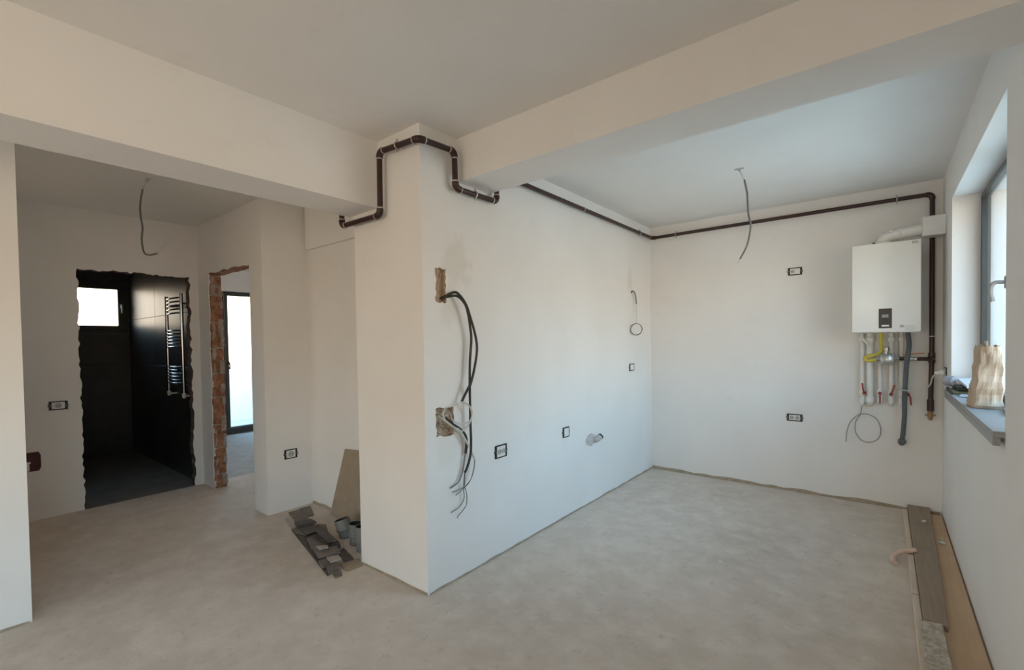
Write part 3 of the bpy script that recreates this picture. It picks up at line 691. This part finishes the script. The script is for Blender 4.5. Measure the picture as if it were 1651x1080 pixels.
W1 = [(-0.03, 0.120, 1.002), (0.006, 0.151, 0.969), (0.02, 0.203, 0.926), (0.03, 0.24, 0.904), (0.035, 0.282, 0.841), (0.03, 0.335, 0.764), (0.03, 0.366, 0.699)]
W2 = [(-0.03, 0.17, 0.961), (0.0, 0.133, 1.013), (0.012, 0.146, 1.047), (0.03, 0.185, 1.054), (0.045, 0.241, 1.074), (0.05, 0.297, 1.054), (0.05, 0.326, 0.993), (0.045, 0.312, 0.951), (0.035, 0.248, 0.942), (0.02, 0.192, 0.97), (0.012, 0.185, 1.006), (-0.02, 0.19, 1.03)]
W3 = [(0.04, 0.252, 1.074), (0.06, 0.311, 1.031), (0.06, 0.312, 0.97), (0.055, 0.276, 0.918), (0.045, 0.225, 0.902), (0.035, 0.177, 0.94), (0.02, 0.124, 0.992), (0.01, 0.134, 1.027), (-0.03, 0.19, 1.03)]
G = [[(0.02, 0.298, 0.757), (0.02, 0.288, 0.724), (0.02, 0.27, 0.649), (0.02, 0.23, 0.593), (0.02, 0.165, 0.573)],
     [(0.03, 0.276, 0.645), (0.025, 0.27, 0.554), (0.02, 0.276, 0.481), (0.02, 0.232, 0.441), (0.02, 0.169, 0.428)],
     [(0.03, 0.28, 0.644), (0.03, 0.275, 0.562), (0.03, 0.291, 0.505), (0.03, 0.287, 0.445), (0.025, 0.257, 0.413), (0.02, 0.225, 0.391), (0.02, 0.219, 0.378)],
     [(0.03, 0.364, 0.703), (0.03, 0.358, 0.657), (0.03, 0.331, 0.592), (0.025, 0.285, 0.554), (0.02, 0.21, 0.519)],
     [(0.032, 0.366, 0.702), (0.037, 0.343, 0.626), (0.032, 0.299, 0.565), (0.027, 0.236, 0.55), (0.022, 0.179, 0.545)]]
def cable_thing(label, sheath, r, m, inner=(), ri=.0028, mi=M_CGREY):
    root = thing('electric_cable', sheath[0], label, 'cable', 'loose cables at the partition holes')
    cable('sheath', sheath, r, m, parent=root, n=10)
    for p in inner: cable('core_wire', p, ri, mi, parent=root)
cable_thing('black cable bowing out furthest from the upper hole, ending at the white loops', CA, .0078, M_CBLACK)
cable_thing('long black cable from the upper hole, hanging lowest and ending in thin wires', CB, .0078, M_CBLACK, (G[1], G[2]))
cable_thing('short black cable curving out of the lower hole', CC, .0085, M_CBLACK, (G[0],), .0042)
cable_thing('white cable drooping from the lower hole with two grey wire tails', W1, .0062, M_CWHITE, (G[3], G[4]))
cable_thing('round white wire loop in front of the lower hole', W2, .0034, M_CWHITE)
cable_thing('wider tilted white wire loop joining the bowed black cable', W3, .0040, M_CWHITE)
# rubble in the lower hole
bm = NB()
for _ in range(40):
    y, z = random.uniform(.10, .205), random.uniform(.90, 1.035); s_ = random.uniform(.008, .018)
    c = V3((-.034, y, z)); bmesh.ops.create_icosphere(bm, subdivisions=1, radius=s_, matrix=Matrix.Translation(c))
obj('chiselled_rubble', bm, M_RUBBLE, wall_part, kind='stuff')
# coiled wire near the corner
hw = [(-.0, 2.749, 1.907), (0.02, 2.735, 1.922), (0.03, 2.772, 1.893), (0.03, 2.8, 1.793), (0.045, 2.765, 1.666), (0.060, 2.725, 1.592)]
def coil():
    root = thing('coiled_wire', (.0, 2.749, 1.907), 'thin wire hanging from the partition, coiled into a ring', 'wire')
    obj('wire_exit', tube(NB(), spline(hw[:4], 6), .0065, 8), M_CGREY, root, True)
    cable('wire_drop', hw[2:], .0028, M_CWHITE, parent=root)
    ring = []
    for k in range(57):
        t = k/56*4*math.pi*1.4+math.pi/2; rr = .057+.003*math.sin(k*.7); q = .006*math.sin(k*.35)
        ring.append((.060+rr*.91*math.cos(t)-.41*q, 2.725+rr*.41*math.cos(t)+.91*q, 1.532+rr*math.sin(t)))
    obj('wire_coil', tube(NB(), ring, .0032, 6), M_CGREY, root, True)
coil()
# drain stub
def drain_stub():
    root = thing('drain_stub', (0, 1.95, .555), 'short white drain elbow with a black cap in the partition', 'pipe stub')
    pts = [(-.02, 1.93, .545), (.02, 1.935, .548), (.036, 1.95, .556), (.044, 1.98, .572)]
    obj('stub_elbow', tube(NB(), spline(pts, 5), .024, 16), M_GREYPL, root, True)
    obj('stub_cap', lathe(NB(), [(.020, -.004), (.026, -.004), (.026, .010), (.022, .012), (.020, .006), (0, .005)], (.043, 1.977, .571), (.3, .7, .45), 16), M_BLACK, root, True)
    bm = NB(); rim = [(.0015, 1.85+.085*math.cos(t)*random.uniform(.7, 1.1)+.02, .555+.055*math.sin(t)*random.uniform(.7, 1.1)) for t in [2*math.pi*k/18 for k in range(18)]]
    prism(bm, rim, (.004, 0, 0)); obj('mortar_patch', bm, M_MORTAR_L, root)
M_MORTAR_L = mat('light_mortar', (.58, .56, .53), .95, 0, .2, 40, .5)
drain_stub()
# ceiling wires
def ceiling_wire(pts, label, grp='ceiling lamp wires'):
    root = thing('ceiling_wire', pts[0], label, 'wire', grp); p = V3(pts[0])
    bm = box(NB(), p+V3((-.03, -.012, -.004)), p+V3((.03, .012, -.0002)), .001); tube(bm, [p-V3((0, 0, .003)), p-V3((.004, 0, .014)), p-V3((-.006, 0, .022))], .003, 6)
    obj('ceiling_hook', bm, M_GREYPL, root)
    cable('wire_white', pts[:3], .003, M_CWHITE, parent=root)
    cable('wire_sheath', pts[2:-1], .0065, M_CGREY, parent=root, n=10)
    cable('wire_end', pts[-2:], .003, M_CWHITE, parent=root)
ceiling_wire([(1.193, 1.953, 2.649), (1.21, 1.953, 2.60), (1.226, 1.953, 2.563), (1.243, 1.953, 2.47), (1.247, 1.953, 2.404), (1.252, 1.953, 2.314), (1.266, 1.953, 2.224), (1.243, 1.953, 2.096), (1.195, 1.953, 2.0), (1.178, 1.953, 1.968)],
             'grey wire dangling from the kitchen ceiling')
ceiling_wire([(-2.174, -.71, 2.649), (-2.24, -.71, 2.632), (-2.309, -.71, 2.608), (-2.388, -.71, 2.508), (-2.385, -.71, 2.42), (-2.345, -.71, 2.33), (-2.375, -.71, 2.24), (-2.33, -.71, 2.145), (-2.204, -.71, 2.105), (-2.0, -.71, 2.09), (-1.797, -.71, 2.135)],
             'dark wire hooked up at its end, hanging from the hall ceiling')

# ================================================================ THINGS ON THE SILL
def paper_bag():
    root = thing('paper_bag', (2.42, 1.66, WIN[2]+.01), 'crumpled brown paper bag standing on the window sill', 'bag')
    bm = NB(); rings = []; zs = [0, .015, .04, .07, .10, .135, .165, .20, .23, .26, .29, .315]; cx, cy, z0 = 2.418, 1.70, WIN[2]+.011
    rnd = random.Random(3); nu = 44
    off = [rnd.uniform(-1, 1) for _ in range(nu)]
    for k, z in enumerate(zs):
        t = z/.315; a = .062-.018*t+.004*math.sin(k*2.1); b = .115+.006*math.sin(k*1.7)-.012*t; row = []
        for i in range(nu):
            th = 2*math.pi*i/nu; c_, s_ = math.cos(th), math.sin(th)
            sq = 1/max(abs(c_), abs(s_))**.72
            cr_ = 1+.03*off[(i//2*3+k//2*5) % nu]+(.04*math.sin(3*th+z*20)+.015*math.sin(7*th-z*50) if 0 < k else 0)
            row.append(bm.verts.new((cx+a*c_*sq*cr_+.012*t, cy+b*s_*sq*cr_+.02*t, z0+z+(.006*off[(i*7) % nu] if k == len(zs)-1 else 0))))
        rings.append(row)
    for A, B in zip(rings, rings[1:]):
        for i in range(nu): bm.faces.new((A[i], A[(i+1) % nu], B[(i+1) % nu], B[i]))
    bm.faces.new(rings[0][::-1])
    inner = [bm.verts.new(v.co+V3(((cx-v.co.x)*.06, (cy-v.co.y)*.06, -.10))) for v in rings[-1]]
    for i in range(nu): bm.faces.new((rings[-1][i], rings[-1][(i+1) % nu], inner[(i+1) % nu], inner[i]))
    bm.faces.new(inner)
    obj('bag_body', bm, M_PAPER, root)
    bm = box(NB(), (2.43, 1.78, z0+.27), (2.438, 1.845, z0+.338), .002); obj('bag_filling', bm, M_WOODL, root, label='pale board edge sticking out of the bag')
paper_bag()
ZS = WIN[2]+.0105
def sill_items():
    root = thing('sealant_roll', (2.37, 2.48, ZS+.05), 'grey roll lying at the far end of the sill', 'roll')
    obj('roll_body', lathe(NB(), [(0, 0), (.034, 0), (.036, .006), (.036, .07), (.033, .075), (0, .075)], (2.345, 2.60, ZS+.062), (.5, -.86, 0), 20), M_TUBE, root, True)
    obj('roll_core', cyl(NB(), (2.34, 2.607, ZS+.062), (2.39, 2.525, ZS+.062), .012, 12), M_GREYPL, root, True)
    bm = prism(NB(), [(2.40, 2.20, ZS+.046), (2.50, 2.25, ZS+.05), (2.49, 2.60, ZS+.075), (2.385, 2.50, ZS+.072)], (0, 0, .014), .003)
    obj('foil_packet', bm, M_FOIL, None, False, 'shiny silver packet lying behind the paper bag on the sill', 'packet')
    obj('dark_case', box(NB(), (2.37, 2.33, ZS+.018), (2.48, 2.63, ZS+.044), .004), M_CBLACK, None, False, 'flat dark case under the silver packet on the sill', 'case')
    obj('olive_packet', prism(NB(), [(2.345, 2.30, ZS), (2.45, 2.28, ZS), (2.46, 2.60, ZS), (2.355, 2.58, ZS)], (0, 0, .017), .003), M_GREEN, None, False, 'olive green packet at the bottom of the sill pile', 'packet')
    cable('sill_cable', [(2.342, 2.28, ZS+.006), (2.345, 2.42, ZS+.008), (2.345, 2.60, ZS+.006), (2.342, 2.55, ZS+.022), (2.343, 2.40, ZS+.024), (2.341, 2.26, ZS+.007)], .005, M_CBLACK, 'black cable looped on the front edge of the sill', 'cable')
    obj('glove_scrap', prism(NB(), [(2.36, 2.13, ZS), (2.43, 2.10, ZS), (2.47, 2.20, ZS), (2.38, 2.26, ZS)], (0, 0, .010), .003), M_FOIL, None, False, 'flat pale sheet beside the paper bag on the sill', 'sheet')
    obj('metal_ruler', prism(NB(), [(2.44, 1.30, ZS), (2.46, 1.30, ZS), (2.48, 1.54, ZS), (2.46, 1.54, ZS)], (0, 0, .016), .001), M_ALU, None, False, 'bright metal strip on the sill right of the paper bag', 'strip')
sill_items()

# ================================================================ BOARDS ALONG THE RIGHT WALL
obj('floor_board', prism(NB(), [(2.162, -1.2, .001), (2.361, -1.2, .001), (2.361, 3.15, .001), (2.162, 3.17, .001)], (0, 0, .022), .002), M_WOODO, None, False, 'wide raw pine board lying against the right wall', 'board')
ys = [3.14, 2.455, 1.575, -1.0]
labs = ['pale lath along the plank, furthest piece by the back wall', 'pale lath along the plank, middle piece with the pink tube', 'pale lath along the plank, nearest and longest piece']
for (a, b), l in zip(zip(ys, ys[1:]), labs):
    obj('edge_lath', prism(NB(), [(2.127, b+.008, .001), (2.158, b+.008, .001), (2.158, a-.004, .001), (2.127, a-.004, .001)], (0, 0, .032), .003), M_WOODL, None, False, l, 'lath', 'pale laths beside the planks')
obj('floor_plank', prism(NB(), [(2.159, 1.275, .0235), (2.248, 1.255, .0235), (2.296, 3.235, .0235), (2.160, 3.235, .0235)], (0, 0, .026), .003), M_WOODT, None, False, 'dark weathered plank lying on the pine board', 'plank')
obj('floor_plank', prism(NB(), [(2.130, -.6, .034), (2.236, -.6, .034), (2.226, 1.248, .034), (2.145, 1.236, .034)], (0, 0, .026), .003), M_WOODC, None, False, 'rough cement-splashed plank nearest the camera', 'plank')
obj('pink_tube', tube(NB(), spline([(2.062, 1.995, .0155), (2.052, 2.05, .016), (2.066, 2.11, .022), (2.10, 2.15, .042), (2.135, 2.165, .050), (2.170, 2.158, .066)], 6), .0145, 10), M_PINK, None, True, 'curved pink plastic tube lying over the pale lath', 'tube')
def lump(p, s, lab):
    bm = NB(); bmesh.ops.create_icosphere(bm, subdivisions=2, radius=1)
    for v in bm.verts: v.co = V3(p)+V3((v.co.x*s*random.uniform(.8, 1.15), v.co.y*s*1.5*random.uniform(.8, 1.15), (v.co.z*.5+.45)*s))
    obj('plaster_crumb', bm, M_LUMP, None, True, lab, 'crumb', 'plaster crumbs on the boards')
lump((2.243, 2.83, .0495), .014, 'single white plaster crumb on the dark plank')
lump((2.318, 2.50, .023), .018, 'larger white plaster crumb on the pine board by the wall')
lump((2.322, 2.58, .023), .011, 'smaller white plaster crumb behind the larger one by the wall')

# ================================================================ SCRAP PILE IN THE NICHE
Q = [('offcut_sheet', [(-1.555, -0.028), (-1.479, 0.145), (-0.71, -0.153), (-0.665, -0.233)], 0, .008, M_SCRAPD, 'long dark sheet under the tile offcuts'),
 ('tile_offcut', [(-1.926, 0.127), (-1.921, 0.217), (-1.677, 0.159), (-1.67, 0.069)], .0005, .010, M_SCRAPM, 'brown tile offcut touching the niche wall'),
 ('tile_offcut', [(-1.94, 0.230), (-1.93, 0.323), (-1.701, 0.234), (-1.707, 0.180)], .0005, .010, M_SCRAPM, 'brown tile offcut deepest in the niche corner'),
 ('tile_offcut', [(-1.821, 0.045), (-1.832, 0.078), (-1.597, 0.016), (-1.604, -0.009)], .0005, .009, M_SCRAPL, 'narrow pale offcut at the left edge of the pile'),
 ('tile_offcut', [(-1.602, 0.02), (-1.55, 0.131), (-1.457, 0.127), (-1.509, -0.009)], .027, .014, M_SCRAPD, 'dark strip offcut crossing the upper pile'),
 ('tile_offcut', [(-1.514, 0.008), (-1.484, 0.109), (-1.327, 0.089), (-1.32, -0.034)], .018, .009, M_SCRAPD, 'dark square offcut below the crossing strip'),
 ('tile_offcut', [(-1.538, -0.033), (-1.541, 0.022), (-1.339, -0.024), (-1.432, -0.048)], .0085, .009, M_SCRAPM, 'wedge-shaped offcut at the left of the pile'),
 ('tile_offcut', [(-1.273, 0.004), (-1.253, 0.066), (-0.949, -0.006), (-0.981, -0.053)], .062, .012, M_SCRAPD, 'topmost long dark offcut with a bright edge'),
 ('tile_offcut', [(-1.248, -0.059), (-1.237, -0.016), (-1.036, -0.035), (-1.081, -0.116)], .0085, .020, M_SCRAPM, 'brown offcut left of the topmost one'),
 ('tile_offcut', [(-1.005, -0.122), (-0.954, -0.068), (-0.92, -0.082), (-0.945, -0.131)], .050, .010, M_SCRAPL, 'tiny pale offcut in the middle of the pile'),
 ('tile_offcut', [(-1.009, -0.137), (-0.915, -0.02), (-0.823, -0.051), (-0.868, -0.179)], .030, .018, M_SCRAPM, 'broad grey-brown offcut in the middle of the pile'),
 ('tile_offcut', [(-0.81, -0.156), (-0.773, -0.092), (-0.709, -0.108), (-0.731, -0.173)], .040, .012, M_SCRAPL, 'pale square offcut on top near the column'),
 ('tile_offcut', [(-0.867, -0.18), (-0.842, -0.133), (-0.745, -0.144), (-0.771, -0.211)], .0085, .020, M_SCRAPM, 'offcut under the pale square one'),
 ('tile_offcut', [(-0.736, -0.198), (-0.727, -0.131), (-0.652, -0.148), (-0.669, -0.225)], .0085, .022, M_SCRAPM, 'offcut near the front end of the pile'),
 ('tile_offcut', [(-0.650, -0.205), (-0.640, -0.155), (-0.595, -0.175), (-0.600, -0.220)], .0005, .010, M_SCRAPM, 'frontmost small offcut of the pile'),
 ('tile_offcut', [(-1.46, 0.135), (-1.40, 0.170), (-1.20, 0.085), (-1.25, 0.070)], .0085, .012, M_SCRAPM, 'slim offcut at the right edge of the upper pile'),
 ('tile_offcut', [(-1.70, 0.065), (-1.66, 0.150), (-1.50, 0.135), (-1.56, 0.025)], .0105, .014, M_SCRAPM, 'brown offcut bridging the niche pieces and the pile'),
 ('tile_offcut', [(-1.16, -0.02), (-1.12, 0.055), (-0.93, 0.015), (-0.96, -0.04)], .0085, .040, M_SCRAPD, 'thick dark offcut under the topmost one'),
 ('fibre_sheet', [(-0.757, -0.105), (-0.711, 0.02), (-0.662, -0.004), (-0.605, -0.02), (-0.618, -0.132)], .0005, .005, M_BOARD, 'beige sheet flat on the floor at the column foot'),
 ('tile_offcut', [(-0.900, -0.030), (-0.915, 0.030), (-0.720, -0.015), (-0.740, -0.075)], .0065, .010, M_SCRAPD, 'dark offcut between pile and grey pipes')]
for nm, q, z, t, m, l in Q:
    o = obj(nm, prism(NB(), [(x, y, z) for x, y in q], (0, 0, t), .0015), m, None, False, l, 'offcut', 'offcuts piled in the niche')
bm = prism(NB(), [(-1.62, .33, .002), (-1.444, .372, .565), (-.95, .372, .60), (-.95, .33, .002)], (0, .012, 0), .001)
obj('leaning_board', bm, M_BOARD, None, False, 'beige board leaning in the niche behind the grey pipes', 'board')
def pvc(base, top, r, label, ring=.38):
    b, t = V3(base), V3(top); ax = (t-b).normalized(); h = (t-b).length
    root = thing('drain_pipe', base, label, 'pipe', 'grey drain pipe offcuts in the niche')
    obj('pipe_shell', lathe(NB(), [(r*.9, 0), (r*.9, h*ring*.9), (r*1.02, h*ring), (r*1.02, h), (r*.93, h), (r*.93, h*.35), (r*.80, h*.1), (r*.80, 0), (r*.9, 0)], b, ax, 26), M_PVC, root, True)
    obj('pipe_inside', lathe(NB(), [(r*.925, h*.985), (r*.92, h*.5), (0, h*.45)], b, ax, 26), M_PVCIN, root, True)
    obj('sealing_bead', lathe(NB(), [(r*1.02, -.006), (r*1.09, -.003), (r*1.09, .003), (r*1.02, .006)], b+ax*h*(ring+.06), ax, 26), M_PVC, root, True)
pvc((-.936, .140, .001), (-.936, .140, .150), .048, 'upright grey drain pipe in the middle')
pvc((-.800, .110, .001), (-.803, .110, .172), .050, 'upright grey drain pipe half hidden by the column')
pvc((-1.105, .165, .002), (-1.138, .150, .128), .053, 'grey drain pipe furthest left, leaning a little')

# ================================================================ BATHROOM RADIATOR
def radiator():
    root = thing('towel_radiator', (-3.98, -.075, .93), 'chrome ladder towel radiator on the dark tiled wall', 'radiator'); y = -.085
    for x in (-4.235, -3.735):
        obj('rail', cyl(NB(), (x, y, .935), (x, y, 1.985), .016, 16), M_CHROME, root, True)
    zs = [1.945, 1.905, 1.865, 1.825, 1.785] + [1.60, 1.565, 1.53, 1.495, 1.46, 1.425] + [1.21, 1.175, 1.14, 1.105, 1.07, 1.035]
    for z in zs:
        obj('bar', tube(NB(), spline([(-4.235, y, z), (-4.11, y-.022, z), (-3.985, y-.03, z), (-3.86, y-.022, z), (-3.735, y, z)], 4), .0095, 12), M_CHROME, root, True)
    for x in (-4.235, -3.735):
        for z in (1.02, 1.88): obj('wall_bracket', cyl(NB(), (x, y+.014, z), (x, -.0085, z), .012, 12), M_CHROME, root, True)
        v = lathe(NB(), [(.012, 0), (.018, .006), (.018, .045), (.010, .055), (0, .055)], (x, y, .937), (0, 0, -1), 14); cyl(v, (x, y, .905), (x+.0, -.0085, .905), .010, 10)
        obj('valve', v, M_WHITE, root, True, 'white radiator valve')
radiator()
